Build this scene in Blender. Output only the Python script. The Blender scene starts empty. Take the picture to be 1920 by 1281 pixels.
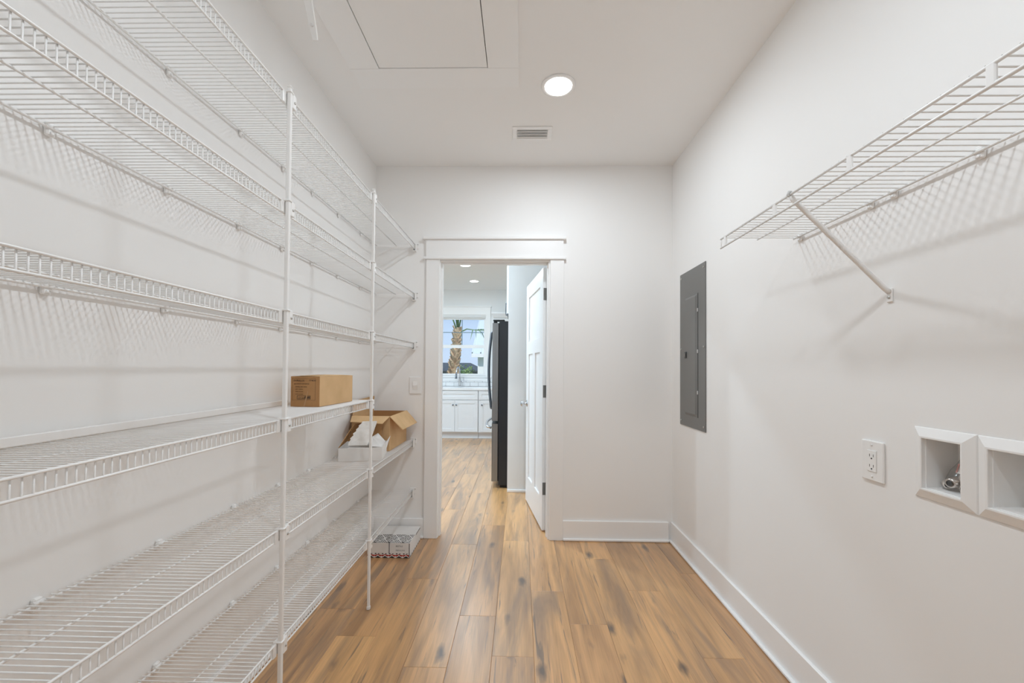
import bpy, bmesh, math, random
from mathutils import Vector, Matrix, Euler
random.seed(7)
S = bpy.context.scene
COL = S.collection

# ------------------------------------------------------------------ camera
CZ = 1.24132
XL, XR, D, H = -1.08565, 1.10616, 2.99455, 2.74      # left wall, right wall, end wall, ceiling
PX, PP = -0.786, -0.7746                              # lip plane of the left shelves, line of their poles
def camera():
    yaw, pitch, roll = 0.02092, 0.01755, 0.0074
    f = Vector((-math.sin(yaw)*math.cos(pitch), math.cos(yaw)*math.cos(pitch), math.sin(pitch)))
    r = Vector((math.cos(yaw), math.sin(yaw), 0)); u = r.cross(f)
    r2 = r*math.cos(roll) + u*math.sin(roll); u2 = u*math.cos(roll) - r*math.sin(roll)
    cd = bpy.data.cameras.new('camera'); co = bpy.data.objects.new('camera', cd); COL.objects.link(co)
    cd.sensor_fit = 'HORIZONTAL'; cd.sensor_width = 36; cd.lens = 765/1920*36
    cd.shift_x = -(960.376-960)/1920; cd.shift_y = (677.697-640.5)/1920
    cd.clip_start = .02; cd.clip_end = 300
    m = Matrix((r2, u2, -f)).transposed().to_4x4(); m.translation = (0, 0, CZ)
    co.matrix_world = m; S.camera = co
camera()

# ------------------------------------------------------------------ world, sun, exposure
w = bpy.data.worlds.new('world'); S.world = w; w.use_nodes = True
nt = w.node_tree; nt.nodes.clear()
geo = nt.nodes.new('ShaderNodeTexCoord'); sep = nt.nodes.new('ShaderNodeSeparateXYZ')
rmp = nt.nodes.new('ShaderNodeValToRGB'); el = rmp.color_ramp.elements
el[0].position = 0; el[0].color = (.62, .75, .96, 1); el[1].position = 1; el[1].color = (.20, .42, .88, 1)
mid_ = el.new(.22); mid_.color = (.47, .66, .96, 1)
bg = nt.nodes.new('ShaderNodeBackground'); bg.inputs[1].default_value = 1.03
out = nt.nodes.new('ShaderNodeOutputWorld')
nt.links.new(geo.outputs['Generated'], sep.inputs[0]); nt.links.new(sep.outputs[2], rmp.inputs[0])
nt.links.new(rmp.outputs[0], bg.inputs[0]); nt.links.new(bg.outputs[0], out.inputs[0])
sd_ = bpy.data.lights.new('sun', 'SUN'); sd_.energy = 3.0; sd_.angle = math.radians(.53); sd_.color = (1, .95, .87)
so_ = bpy.data.objects.new('sun', sd_); COL.objects.link(so_); so_.rotation_euler = (math.radians(42), math.radians(14), 0)
vs = S.view_settings
vs.view_transform = 'Standard'; vs.look = 'None'; vs.gamma = 1; vs.use_curve_mapping = False
vs.exposure = 0.0
PANTRY_W, KITCHEN_W = 11.6, 9.8                      # watts of each recessed lamp
try:
    S.cycles.diffuse_bounces = 11; S.cycles.max_bounces = 15; S.cycles.transparent_max_bounces = 24
except Exception:
    pass

# ------------------------------------------------------------------ materials
MATS = {}
def mat(name, col=(.8, .8, .8), rough=.5, metal=0, spec=.5, coat=0, trans=0, emit=None, es=0):
    m = bpy.data.materials.new(name); m.use_nodes = True
    b = m.node_tree.nodes['Principled BSDF']
    b.inputs['Base Color'].default_value = (*col, 1); b.inputs['Roughness'].default_value = rough
    b.inputs['Metallic'].default_value = metal; b.inputs['Specular IOR Level'].default_value = spec
    b.inputs['Coat Weight'].default_value = coat; b.inputs['Transmission Weight'].default_value = trans
    if emit:
        b.inputs['Emission Color'].default_value = (*emit, 1); b.inputs['Emission Strength'].default_value = es
    MATS[name] = m
    return m
def N(m, t): return m.node_tree.nodes.new(t)
def L(m, a, b): m.node_tree.links.new(a, b)
def noisy(m, c1, c2, scale, stretch=(1, 1, 1), detail=4, lo=.35, hi=.65, coord='Object', bump=0, bscale=None):
    """colour from noise between two tones, optional fine relief"""
    b = m.node_tree.nodes['Principled BSDF']
    tc = N(m, 'ShaderNodeTexCoord'); mp = N(m, 'ShaderNodeMapping'); mp.inputs['Scale'].default_value = stretch
    L(m, tc.outputs[coord], mp.inputs[0])
    n = N(m, 'ShaderNodeTexNoise'); n.inputs['Scale'].default_value = scale; n.inputs['Detail'].default_value = detail
    L(m, mp.outputs[0], n.inputs[0])
    r = N(m, 'ShaderNodeValToRGB'); r.color_ramp.elements[0].position = lo; r.color_ramp.elements[1].position = hi
    r.color_ramp.elements[0].color = (*c1, 1); r.color_ramp.elements[1].color = (*c2, 1)
    L(m, n.outputs[0], r.inputs[0]); L(m, r.outputs[0], b.inputs['Base Color'])
    if bump:
        n2 = N(m, 'ShaderNodeTexNoise'); n2.inputs['Scale'].default_value = bscale or scale*4
        L(m, mp.outputs[0], n2.inputs[0])
        bp = N(m, 'ShaderNodeBump'); bp.inputs['Strength'].default_value = bump; bp.inputs['Distance'].default_value = .002
        L(m, n2.outputs[0], bp.inputs['Height']); L(m, bp.outputs[0], b.inputs['Normal'])
    return m
noisy(mat('wall_paint', rough=.6, spec=.3), (.868, .862, .852), (.88, .874, .864), 1.5, detail=1)
noisy(mat('ceiling_paint', rough=.75, spec=.2), (.888, .884, .877), (.898, .894, .887), 1.2, detail=1)
noisy(mat('kitchen_paint', rough=.65, spec=.3), (.84, .852, .858), (.85, .862, .868), 1.4, detail=1)
mat('trim_white', (.89, .888, .884), .32, spec=.5)
mat('door_white', (.85, .85, .85), .3)
mat('wire_white', (.86, .855, .845), .28, spec=.5)
mat('plastic_white', (.86, .855, .845), .3)
mat('plastic_soft', (.8, .795, .785), .4)
mat('slot_dark', (.03, .03, .03), .6)
mat('screw_steel', (.55, .54, .52), .35, metal=1)
mat('screw_paint', (.6, .6, .59), .4)
noisy(mat('panel_grey', rough=.38, metal=.0, spec=.45), (.168, .166, .16), (.182, .18, .174), 3)
mat('panel_latch', (.05, .05, .05), .4)
mat('hinge_bronze', (.17, .165, .155), .35, metal=.7)
mat('chrome', (.62, .63, .65), .18, metal=1)
mat('brass_fitting', (.78, .74, .70), .3, metal=1)
noisy(mat('steel_brushed', rough=.34, metal=1), (.27, .28, .29), (.32, .33, .34), 40, (1, 1, .05))
mat('steel_dark', (.2, .22, .25), .25, metal=1)
mat('fridge_black', (.016, .018, .022), .32)
mat('gasket', (.01, .01, .01), .6)
mat('cabinet_white', (.8, .81, .82), .35)
noisy(mat('quartz', rough=.18, spec=.5), (.8, .805, .81), (.86, .865, .87), 6)
mat('tile_white', (.82, .83, .84), .12, spec=.6)
mat('grout_dark', (.16, .17, .18), .8)
mat('muntin', (.16, .26, .33), .4)
mat('subfloor', (.05, .035, .025), .8)
mat('void_dark', (.05, .045, .04), .9)
noisy(mat('cardboard', rough=.75, spec=.2), (.60, .395, .205), (.68, .455, .245), 9, (1, 1, 1), bump=.1, bscale=60)
noisy(mat('cardboard_shaded', rough=.75, spec=.2), (.40, .215, .09), (.47, .26, .115), 9, bump=.1, bscale=60)  # cardboard darkened in colour for the shaded near end of the closed box
noisy(mat('kraft_inside', rough=.8, spec=.15), (.37, .205, .09), (.44, .25, .115), 9)
mat('ink', (.07, .045, .03), .7)
mat('ink_faint', (.16, .09, .045), .7)
mat('tape', (.5, .3, .15), .15, spec=.6)
noisy(mat('white_card', rough=.6), (.74, .73, .715), (.8, .79, .775), 8)
noisy(mat('paper', rough=.8), (.74, .71, .67), (.84, .82, .79), 22, bump=.25, bscale=50)
mat('print_black', (.03, .028, .028), .6)
mat('print_red', (.42, .03, .02), .6)
mat('print_grey', (.25, .25, .26), .6)
mat('bag_pink', (.75, .35, .33), .4)
noisy(mat('lawn', rough=.9), (.12, .17, .05), (.25, .27, .11), 3)
noisy(mat('palm_boot', rough=.9), (.33, .2, .1), (.72, .52, .32), 7, (1, 1, .5))
noisy(mat('palm_leaf', rough=.6), (.07, .16, .05), (.16, .3, .1), 8)
noisy(mat('bush_leaf', rough=.7), (.1, .2, .04), (.26, .38, .1), 7)
mat('roof_metal', (.66, .72, .71), .35, spec=.5)
mat('siding_white', (.85, .86, .86), .6)
mat('house_grey', (.07, .1, .12), .7)
mat('house_roof', (.05, .06, .07), .8)
mat('glass_dark', (.03, .04, .05), .1)
mat('lamp_lens', (.9, .9, .9), .5, emit=(1, .97, .93), es=14)
def glass(name, tint=(1, 1, 1), refl=.08, rough=.02):
    m = bpy.data.materials.new(name); m.use_nodes = True; nt = m.node_tree; nt.nodes.clear()
    o = N(m, 'ShaderNodeOutputMaterial'); t = N(m, 'ShaderNodeBsdfTransparent'); g = N(m, 'ShaderNodeBsdfGlossy')
    mx = N(m, 'ShaderNodeMixShader'); fr = N(m, 'ShaderNodeMath'); fr.operation = 'MULTIPLY_ADD'; fr.inputs[1].default_value = .45; fr.inputs[2].default_value = refl
    lw = N(m, 'ShaderNodeLayerWeight'); pwr = N(m, 'ShaderNodeMath'); pwr.operation = 'POWER'; pwr.inputs[1].default_value = 4
    L(m, lw.outputs['Facing'], pwr.inputs[0]); L(m, pwr.outputs[0], fr.inputs[0])
    t.inputs[0].default_value = (*tint, 1); g.inputs['Roughness'].default_value = rough
    L(m, fr.outputs[0], mx.inputs[0]); L(m, t.outputs[0], mx.inputs[1]); L(m, g.outputs[0], mx.inputs[2]); L(m, mx.outputs[0], o.inputs[0])
    MATS[name] = m
glass('pane_glass', (.97, .985, .985), .03); glass('bag_clear', (.94, .935, .93), .10, .15)

def wood():
    m = mat('oak_plank', rough=.3, spec=.5); b = m.node_tree.nodes['Principled BSDF']
    tc = N(m, 'ShaderNodeTexCoord'); oi = N(m, 'ShaderNodeObjectInfo')
    mu = N(m, 'ShaderNodeMath'); mu.operation = 'MULTIPLY'; mu.inputs[1].default_value = 61.7
    L(m, oi.outputs['Random'], mu.inputs[0])
    cb = N(m, 'ShaderNodeCombineXYZ'); L(m, mu.outputs[0], cb.inputs[0]); L(m, mu.outputs[0], cb.inputs[1]); L(m, mu.outputs[0], cb.inputs[2])
    ad = N(m, 'ShaderNodeVectorMath'); ad.operation = 'ADD'; L(m, tc.outputs['Object'], ad.inputs[0]); L(m, cb.outputs[0], ad.inputs[1])
    def mapped(sx, sy):
        mp = N(m, 'ShaderNodeMapping'); mp.inputs['Scale'].default_value = (sx, sy, 1); L(m, ad.outputs[0], mp.inputs[0]); return mp.outputs[0]
    def noise(v, detail, dist=0, rough=.55):
        n = N(m, 'ShaderNodeTexNoise'); n.inputs['Scale'].default_value = 1; n.inputs['Detail'].default_value = detail
        n.inputs['Distortion'].default_value = dist; n.inputs['Roughness'].default_value = rough; L(m, v, n.inputs[0]); return n.outputs[0]
    def ramp(f, pts):
        r = N(m, 'ShaderNodeValToRGB'); e = r.color_ramp.elements
        while len(e) > len(pts): e.remove(e[-1])
        while len(e) < len(pts): e.new(.5)
        for x, (p, c) in zip(e, pts): x.position = p; x.color = (*c, 1)
        L(m, f, r.inputs[0]); return r.outputs[0]
    def mix(f, a, c, mode='MIX'):
        x = N(m, 'ShaderNodeMixRGB'); x.blend_type = mode
        if isinstance(f, float): x.inputs[0].default_value = f
        else: L(m, f, x.inputs[0])
        for i, v in ((1, a), (2, c)):
            if isinstance(v, tuple): x.inputs[i].default_value = (*v, 1)
            else: L(m, v, x.inputs[i])
        return x.outputs[0]
    # plank tone, then broad figure, then grain, then dark knots and checks
    tone = ramp(oi.outputs['Random'], [(0, (.52, .285, .12)), (.25, (.70, .40, .16)), (.45, (.57, .33, .142)), (.65, (.76, .445, .18)), (.85, (.63, .355, .15)), (1, (.72, .415, .165))])
    fig = ramp(noise(mapped(13, 1.3), 3, .6), [(.32, (.62, .575, .54)), (.58, (1.04, 1.01, .99))])
    c = mix(1.0, tone, fig, 'MULTIPLY')
    grain = ramp(noise(mapped(210, 5), 3, .3), [(.3, (.87, .855, .84)), (.7, (1.06, 1.06, 1.06))])
    c = mix(1.0, c, grain, 'MULTIPLY')
    # broad smoky zones, thin dark checks, round knots
    c = mix(ramp(noise(mapped(9, .9), 4, .9, .6), [(.50, (0, 0, 0)), (.70, (.78, .78, .78))]), c, (.22, .14, .088))
    chk = ramp(noise(mapped(34, 1.5), 6, 1.1, .6), [(.615, (0, 0, 0)), (.68, (.8, .8, .8))])
    c = mix(chk, c, (.13, .09, .065))
    vo_ = N(m, 'ShaderNodeTexVoronoi'); vo_.inputs['Scale'].default_value = 1; vo_.inputs['Randomness'].default_value = 1
    wv = N(m, 'ShaderNodeVectorMath'); wv.operation = 'ADD'
    sc_ = N(m, 'ShaderNodeVectorMath'); sc_.operation = 'SCALE'; sc_.inputs['Scale'].default_value = .16
    nz = N(m, 'ShaderNodeTexNoise'); nz.inputs['Scale'].default_value = 1; nz.inputs['Detail'].default_value = 3; L(m, mapped(40, 14), nz.inputs[0])
    L(m, nz.outputs['Color'], sc_.inputs[0]); L(m, mapped(6.5, 2.4), wv.inputs[0]); L(m, sc_.outputs[0], wv.inputs[1]); L(m, wv.outputs[0], vo_.inputs['Vector'])
    c = mix(ramp(vo_.outputs['Distance'], [(.05, (.95, .95, .95)), (.17, (0, 0, 0))]), c, (.085, .055, .038))
    L(m, c, b.inputs['Base Color']); b.inputs['IOR'].default_value = 1.5; b.inputs['Coat Weight'].default_value = 1; b.inputs['Coat IOR'].default_value = 1.7; b.inputs['Coat Roughness'].default_value = .33
    rr = ramp(noise(mapped(30, 3), 2), [(.3, (.30, .30, .30)), (.7, (.38, .38, .38))]); L(m, rr, b.inputs['Roughness'])
    bp = N(m, 'ShaderNodeBump'); bp.inputs['Strength'].default_value = .12; bp.inputs['Distance'].default_value = .001
    L(m, noise(mapped(180, 4), 3), bp.inputs['Height']); L(m, bp.outputs[0], b.inputs['Normal'])
wood()

# ------------------------------------------------------------------ mesh helpers
class B:
    """collects shapes in one bmesh"""
    def __init__(s): s.b = bmesh.new()
    def box(s, x0, x1, y0, y1, z0, z1, bev=0, seg=1):
        r = bmesh.ops.create_cube(s.b, size=1); v = r['verts']
        for p in v: p.co = Vector(((x0+x1)/2+p.co.x*(x1-x0), (y0+y1)/2+p.co.y*(y1-y0), (z0+z1)/2+p.co.z*(z1-z0)))
        if bev:
            e = list({e for p in v for e in p.link_edges})
            bmesh.ops.bevel(s.b, geom=e, offset=bev, segments=seg, profile=.5, affect='EDGES')
        return s
    def tube(s, pts, r, n=8, caps=True):
        pts = [Vector(p) for p in pts]; rings = []
        rs = r if isinstance(r, (list, tuple)) else [r]*len(pts)
        t0 = (pts[1]-pts[0]).normalized()
        a = t0.orthogonal().normalized()
        for i, p in enumerate(pts):
            if i == 0: t = t0
            elif i == len(pts)-1: t = (pts[i]-pts[i-1]).normalized()
            else: t = ((pts[i+1]-p).normalized()+(p-pts[i-1]).normalized()).normalized()
            a = (a - t*a.dot(t)).normalized(); c = t.cross(a)
            k = 1
            if 0 < i < len(pts)-1:
                k = 1/max(.5, t.dot((p-pts[i-1]).normalized()))
            rings.append([s.b.verts.new(p+(a*math.cos(2*math.pi*j/n)+c*math.sin(2*math.pi*j/n))*rs[i]) for j in range(n)])
        for q, w2 in zip(rings, rings[1:]):
            for j in range(n): 
                f = s.b.faces.new((q[j], q[(j+1) % n], w2[(j+1) % n], w2[j])); f.smooth = True
        if caps: s.b.faces.new(rings[0][::-1]); s.b.faces.new(rings[-1])
        return s
    def lathe(s, prof, c, axis='z', n=32):
        """prof: (radius, height) pairs"""
        rings = []
        for r, h in prof:
            ring = []
            for j in range(n):
                a = 2*math.pi*j/n; u, v = r*math.cos(a), r*math.sin(a)
                p = {'z': (u, v, h), 'x': (h, u, v), 'y': (u, h, v)}[axis]
                ring.append(s.b.verts.new(Vector(c)+Vector(p)))
            rings.append(ring)
        for q, w2 in zip(rings, rings[1:]):
            for j in range(n):
                f = s.b.faces.new((q[j], q[(j+1) % n], w2[(j+1) % n], w2[j])); f.smooth = True
        s.b.faces.new(rings[0][::-1]); s.b.faces.new(rings[-1])
        return s
    def poly(s, pts, thick=None):
        """flat polygon, given thickness along its normal"""
        pts = [Vector(p) for p in pts]
        v = [s.b.verts.new(p) for p in pts]; f = s.b.faces.new(v)
        if thick:
            f.normal_update(); nr = f.normal.copy()
            v2 = [s.b.verts.new(p-nr*thick) for p in pts]; s.b.faces.new(v2[::-1])
            for i in range(len(v)):
                j = (i+1) % len(v); s.b.faces.new((v[j], v[i], v2[i], v2[j]))
        return s
    def mesh(s, name, smooth=None):
        bmesh.ops.recalc_face_normals(s.b, faces=s.b.faces)
        me = bpy.data.meshes.new(name); s.b.to_mesh(me); s.b.free(); return me
WM = {}
def put(name, me, m, parent=None):
    if isinstance(me, B): me = me.mesh(name)
    if m and not me.materials: me.materials.append(MATS[m])
    o = bpy.data.objects.new(name, me); COL.objects.link(o); WM[o.name] = Matrix()
    if parent: 
        o.parent = parent; o.matrix_parent_inverse = WM[parent.name].inverted()
    return o
def local(name, me, m, parent):
    """a part whose mesh is already in its thing's own space"""
    if isinstance(me, B): me = me.mesh(name)
    if m and not me.materials: me.materials.append(MATS[m])
    o = bpy.data.objects.new(name, me); COL.objects.link(o); o.parent = parent; WM[o.name] = WM[parent.name]; return o
def tag(o, label, cat=None, group=None, kind=None):
    if label: o['label'] = label
    if cat: o['category'] = cat
    if group: o['group'] = group
    if kind: o['kind'] = kind
    return o
def thing(name, loc, label, cat, group=None, kind=None, rz=0):
    o = bpy.data.objects.new(name, None); COL.objects.link(o); o.location = loc; o.rotation_euler = (0, 0, rz)
    o.empty_display_size = .05
    WM[o.name] = Matrix.Translation(loc) @ Matrix.Rotation(rz, 4, 'Z')
    return tag(o, label, cat, group, kind)
def struct(name, b, m, label=None, cat=None): return tag(put(name, b, m), label, cat, None, 'structure')
def text_mesh(txt, size, M, align='LEFT'):
    c = bpy.data.curves.new('t', 'FONT'); c.body = txt; c.size = size; c.align_x = align; c.resolution_u = 2; c.extrude = .0002
    o = bpy.data.objects.new('t', c); COL.objects.link(o)
    me = bpy.data.meshes.new_from_object(o.evaluated_get(bpy.context.evaluated_depsgraph_get()))
    bpy.data.objects.remove(o); bpy.data.curves.remove(c); me.transform(M); me.materials.clear(); return me
def area_lamp(name, loc, size, watts, col):
    ld = bpy.data.lights.new(name, 'AREA'); ld.shape = 'DISK'; ld.size = size; ld.energy = watts; ld.color = col; ld.spread = math.radians(179)
    o = bpy.data.objects.new(name, ld); COL.objects.link(o); o.location = loc; return o

# ------------------------------------------------------------------ floor of single planks
fl = struct('floor', B().box(-3.2, 1.8, -.82, 8.0, -.06, -.008), 'subfloor', 'oak look plank floor running from the pantry into the kitchen', 'floor')
PW, PL, X0 = .1817, 1.182, -.116
JOINT = {-5: 2.10, -4: 1.892, -3: 2.41, -2: 1.706, -1: 2.064, 0: 1.78, 1: 2.304, 2: 2.013, 3: 2.70, 4: 2.325, 5: 1.797, 6: 2.527}
pmesh = {}
def plank_mesh(ln, wd):
    k = (round(ln, 3), round(wd, 4))
    if k not in pmesh:
        b = bmesh.new(); c = .0011; hw, hl = wd/2-.0003, ln/2-.0003
        lo = [b.verts.new((x, y, -.008)) for x, y in ((-hw, -hl), (hw, -hl), (hw, hl), (-hw, hl))]
        mi = [b.verts.new((v.co.x, v.co.y, -c)) for v in lo]
        hi = [b.verts.new((v.co.x-math.copysign(c, v.co.x), v.co.y-math.copysign(c, v.co.y), 0)) for v in lo]
        b.faces.new(hi)
        for a, d in ((lo, mi), (mi, hi)):
            for i in range(4): b.faces.new((a[i], a[(i+1) % 4], d[(i+1) % 4], d[i]))
        me = bpy.data.meshes.new('plank'); b.to_mesh(me); b.free(); me.materials.append(MATS['oak_plank']); pmesh[k] = me
    return pmesh[k]
for r in range(-16, 9):
    xa, xb = X0+r*PW, X0+(r+1)*PW
    j = JOINT.get(r, 1.7+((r*.437) % 1.0)*PL)
    y = j-PL*math.ceil((j+.7)/PL)
    while y < 7.3:
        ya, yb = max(y, -.7), min(y+PL, 7.3)
        vis = (yb > 3.0) or (xb > XL and xa < XR)
        if r <= -12 and yb < 4.6: vis = False
        if yb-ya > .02 and vis:
            o = bpy.data.objects.new('plank', plank_mesh(yb-ya, PW)); COL.objects.link(o)
            o.location = ((xa+xb)/2, (ya+yb)/2, 0); o.parent = fl
        y += PL

# ------------------------------------------------------------------ walls and ceiling of the pantry
T = .115
struct('wall_left', B().box(XL-T, XL, -.7, D, 0, H), 'wall_paint', 'warm white painted wall behind the wire shelves', 'wall')
struct('wall_rear', B().box(XL-T, XR+T+.2, -.7-T, -.7, 0, H), 'wall_paint', 'warm white painted wall facing the doorway wall', 'wall')
OPL, OPR, OPZ = -.616, .218, 2.048
be = B(); be.box(-3.1, OPL, D, D+T, 0, H); be.box(OPR, 1.7, D, D+T, 0, H); be.box(OPL, OPR, D, D+T, OPZ, H)
struct('wall_end', be, 'wall_paint', 'warm white painted wall around the cased doorway', 'wall')
# right wall, with two openings for the laundry boxes
B1 = (1.040, 1.140); B2 = (.880, .982); BZ = (.924, 1.061)
br = B(); W = .12
br.box(XR, XR+W, -.7, D, 0, BZ[0]); br.box(XR, XR+W, -.7, D, BZ[1], H)
br.box(XR, XR+W, -.7, B2[0], *BZ); br.box(XR, XR+W, B2[1], B1[0], *BZ); br.box(XR, XR+W, B1[1], D, *BZ)
struct('wall_right', br, 'wall_paint', 'warm white painted wall with the grey breaker panel and laundry boxes', 'wall')
# ceiling with the attic opening
HX0, HX1, HY0, HY1 = -.716, -.172, .60, 1.990
bc = B(); cz = H+.1
bc.box(XL-T, XR+W, -.8, HY0, H, cz); bc.box(XL-T, XR+W, HY1, D+T, H, cz)
bc.box(XL-T, HX0, HY0, HY1, H, cz); bc.box(HX1, XR+W, HY0, HY1, H, cz)
struct('ceiling', bc, 'ceiling_paint', 'flat white pantry ceiling with an attic hatch', 'ceiling')
struct('ceiling_hatch_void', B().box(HX0-.05, HX1+.05, HY0-.05, HY1+.05, cz+.001, cz+.03), 'void_dark', 'added dark cover over the hatch opening, standing in for attic shade', 'ceiling')  # near-black lid added so the slot round the hatch panel shows dark

# baseboards, each with its shoe moulding
def baseboard(name, x0, x1, y0, y1, nx, ny, label, m='trim_white'):
    """wall run (x0,y0)-(x1,y1); (nx,ny) points into the room"""
    t, h, s = .015, .142, .016
    def run(t0, t1, z1, bev):
        xs = sorted((x0+nx*t0, x1+nx*t1)); ys = sorted((y0+ny*t0, y1+ny*t1))
        return B().box(xs[0], xs[1], ys[0], ys[1], 0.0005, z1, bev)
    o = struct(name, run(0, t, h, .003), m, label, 'baseboard')
    put('shoe_moulding', run(t, t+s, .019, .005), m, o)
baseboard('baseboard_right', XR, XR, -.7, D, -1, 0, 'white baseboard along the wall with the breaker panel')
baseboard('baseboard_end_right', .312, XR-.032, D, D, 0, -1, 'short white baseboard between door casing and breaker panel wall')
baseboard('baseboard_end_left', XL+.032, -.701, D, D, 0, -1, 'short white baseboard behind the patterned box')
baseboard('baseboard_left', XL, XL, -.7, D, 1, 0, 'white baseboard under the wire shelves')

# door casing, jamb and header
tr = thing('trim_1', (-.2, D, 0), 'white craftsman door casing with tall header board', 'door casing', None, 'structure')
ct = .019
for xa, xb in ((-.700, -.602), (.212, .312)): put('side_casing', B().box(xa, xb, D-ct, D-.0003, 0.0005, 2.040, .0015), 'trim_white', tr)
put('lower_fillet', B().box(-.722, .326, D-ct-.012, D-.0003, 2.040, 2.058, .003), 'trim_white', tr)
put('header_board', B().box(-.702, .308, D-ct-.002, D-.0003, 2.058, 2.186), 'trim_white', tr)
put('cap_moulding', B().box(-.724, .326, D-ct-.018, D-.0003, 2.186, 2.206, .003), 'trim_white', tr)
put('jamb', B().box(OPL, OPL+.018, D-.0005, D+T+.0005, 0.0005, OPZ), 'trim_white', tr)
put('jamb', B().box(OPR-.018, OPR, D-.0005, D+T+.0005, 0.0005, OPZ), 'trim_white', tr)
put('head_jamb', B().box(OPL+.018, OPR-.018, D-.0005, D+T+.0005, OPZ-.018, OPZ), 'trim_white', tr)
put('door_stop', B().box(OPL+.018, OPL+.029, D+.035, D+.07, 0.0005, OPZ-.018), 'trim_white', tr)
put('door_stop', B().box(OPR-.026, OPR-.018, D+.035, D+.07, 0.0005, OPZ-.018), 'trim_white', tr)
put('head_stop', B().box(OPL+.029, OPR-.029, D+.035, D+.07, OPZ-.029, OPZ-.018), 'trim_white', tr)

# ------------------------------------------------------------------ door leaf, open into the kitchen
dr = thing('door_1', (.168, 3.128, .012), 'white three panel door standing open into the kitchen', 'door', None, 'structure', math.radians(98.7))
DW, DH, DT = .755, 2.006, .035
def dbox(n, x0, x1, z0, z1, y0=-DT, y1=0, bev=.0008): return local(n, B().box(x0, x1, y0, y1, z0, z1, bev), 'door_white', dr)
st = .115
dbox('stile', 0, st, 0, DH); dbox('stile', DW-st, DW, 0, DH)
dbox('bottom_rail', st, DW-st, 0, .235); dbox('lock_rail', st, DW-st, 1.36, 1.475); dbox('top_rail', st, DW-st, DH-.125, DH)
dbox('mullion', DW/2-.05, DW/2+.05, .235, 1.36)
for a, b_, z0, z1 in ((st, DW-st, 1.475, DH-.125), (st, DW/2-.05, .235, 1.36), (DW/2+.05, DW-st, .235, 1.36)):
    dbox('panel', a, b_, z0, z1, -DT+.011, -.011, 0)
for z in (1.815, 1.068, .327):
    h = local('hinge', B().box(-.0025, .0, -DT+.003, -.004, z-.012-.047, z-.012+.047, .001), 'hinge_bronze', dr)
    local('knuckle', B().tube([(-.006, -DT+.004, z-.06), (-.006, -DT+.004, z+.035)], .0055, 10), 'hinge_bronze', h)
k = local('door_knob', B().lathe([(.03, .0), (.031, .004), (.026, .008), (.011, .011), (.010, .03), (.02, .036), (.026, .046), (.026, .054), (.019, .061), (.001, .063)], (DW-.065, 0, .905), 'y', 24), 'chrome', dr)
k = local('door_knob', B().lathe([(.03, .0), (.031, -.004), (.026, -.008), (.011, -.011), (.010, -.03), (.02, -.036), (.026, -.046), (.026, -.054), (.019, -.061), (.001, -.063)], (DW-.065, -DT, .905), 'y', 24), 'chrome', dr)

# ------------------------------------------------------------------ kitchen shell
KY = 7.76
WX0, WX1, WZ0, WZ1 = -1.61, -.66, 1.09, 2.225           # rough window opening
bk = B(); bk.box(-3.1, WX0, KY, KY+.15, 0, H); bk.box(WX1, 1.7, KY, KY+.15, 0, H); bk.box(WX0, WX1, KY, KY+.15, 0, WZ0); bk.box(WX0, WX1, KY, KY+.15, WZ1, H)
wk = struct('wall_kitchen_far', bk, 'kitchen_paint', 'white kitchen wall around the sink window', 'wall')
bl = B(); bl.box(-3.1, -3.0, D+T, 3.25, 0, H); bl.box(-3.1, -3.0, 4.95, 5.25, 0, H); bl.box(-3.1, -3.0, 6.95, KY, 0, H); bl.box(-3.1, -3.0, 3.25, 4.95, 2.3, H); bl.box(-3.1, -3.0, 5.25, 6.95, 2.3, H)
struct('wall_kitchen_left', bl, 'kitchen_paint', 'kitchen wall with a glazed patio door', 'wall')
struct('wall_kitchen_right', B().box(.60, .70, 4.23, KY, 0, H), 'kitchen_paint', 'kitchen wall behind the refrigerator', 'wall')
struct('wall_hall', B().box(1.6, 1.7, D+T, 4.115, 0, H), 'kitchen_paint', 'wall at the end of the passage behind the open door', 'wall')
struct('wall_partition', B().box(-.128, 1.7, 4.115, 4.23, 0, H), 'kitchen_paint', 'cool white partition wall end beside the refrigerator', 'wall')
struct('ceiling_kitchen', B().box(-3.1, 1.7, D+T, KY+.15, H, H+.1), 'ceiling_paint', 'white kitchen ceiling with recessed lights', 'ceiling')
struct('baseboard_partition', B().box(-.128, 1.6, 4.103, 4.1148, .0005, .028, .004), 'trim_white', 'low white moulding at the foot of the partition wall', 'baseboard')
# patio doors in the left kitchen wall
for k_, y0_ in ((2, 3.25), (3, 5.25)):
    y1_, ymid = y0_+1.7, y0_+.85
    pd = thing('window_%d' % k_, (-3.05, ymid, 0), ('glazed patio door beside the doorway wall', 'glazed patio door beside the kitchen worktop')[k_-2], 'patio door', None, 'structure')
    for ya, yb in ((y0_, y0_+.08), (ymid-.04, ymid+.04), (y1_-.08, y1_)): put('stile', B().box(-3.08, -3.02, ya, yb, .0005, 2.3), 'trim_white', pd)
    for ya, yb in ((y0_+.08, ymid-.04), (ymid+.04, y1_-.08)):
        for za, zb in ((.0005, .09), (2.22, 2.3)): put('rail', B().box(-3.075, -3.025, ya, yb, za, zb), 'trim_white', pd)
        put('pane', B().box(-3.052, -3.048, ya, yb, .09, 2.22), 'pane_glass', pd)

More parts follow.
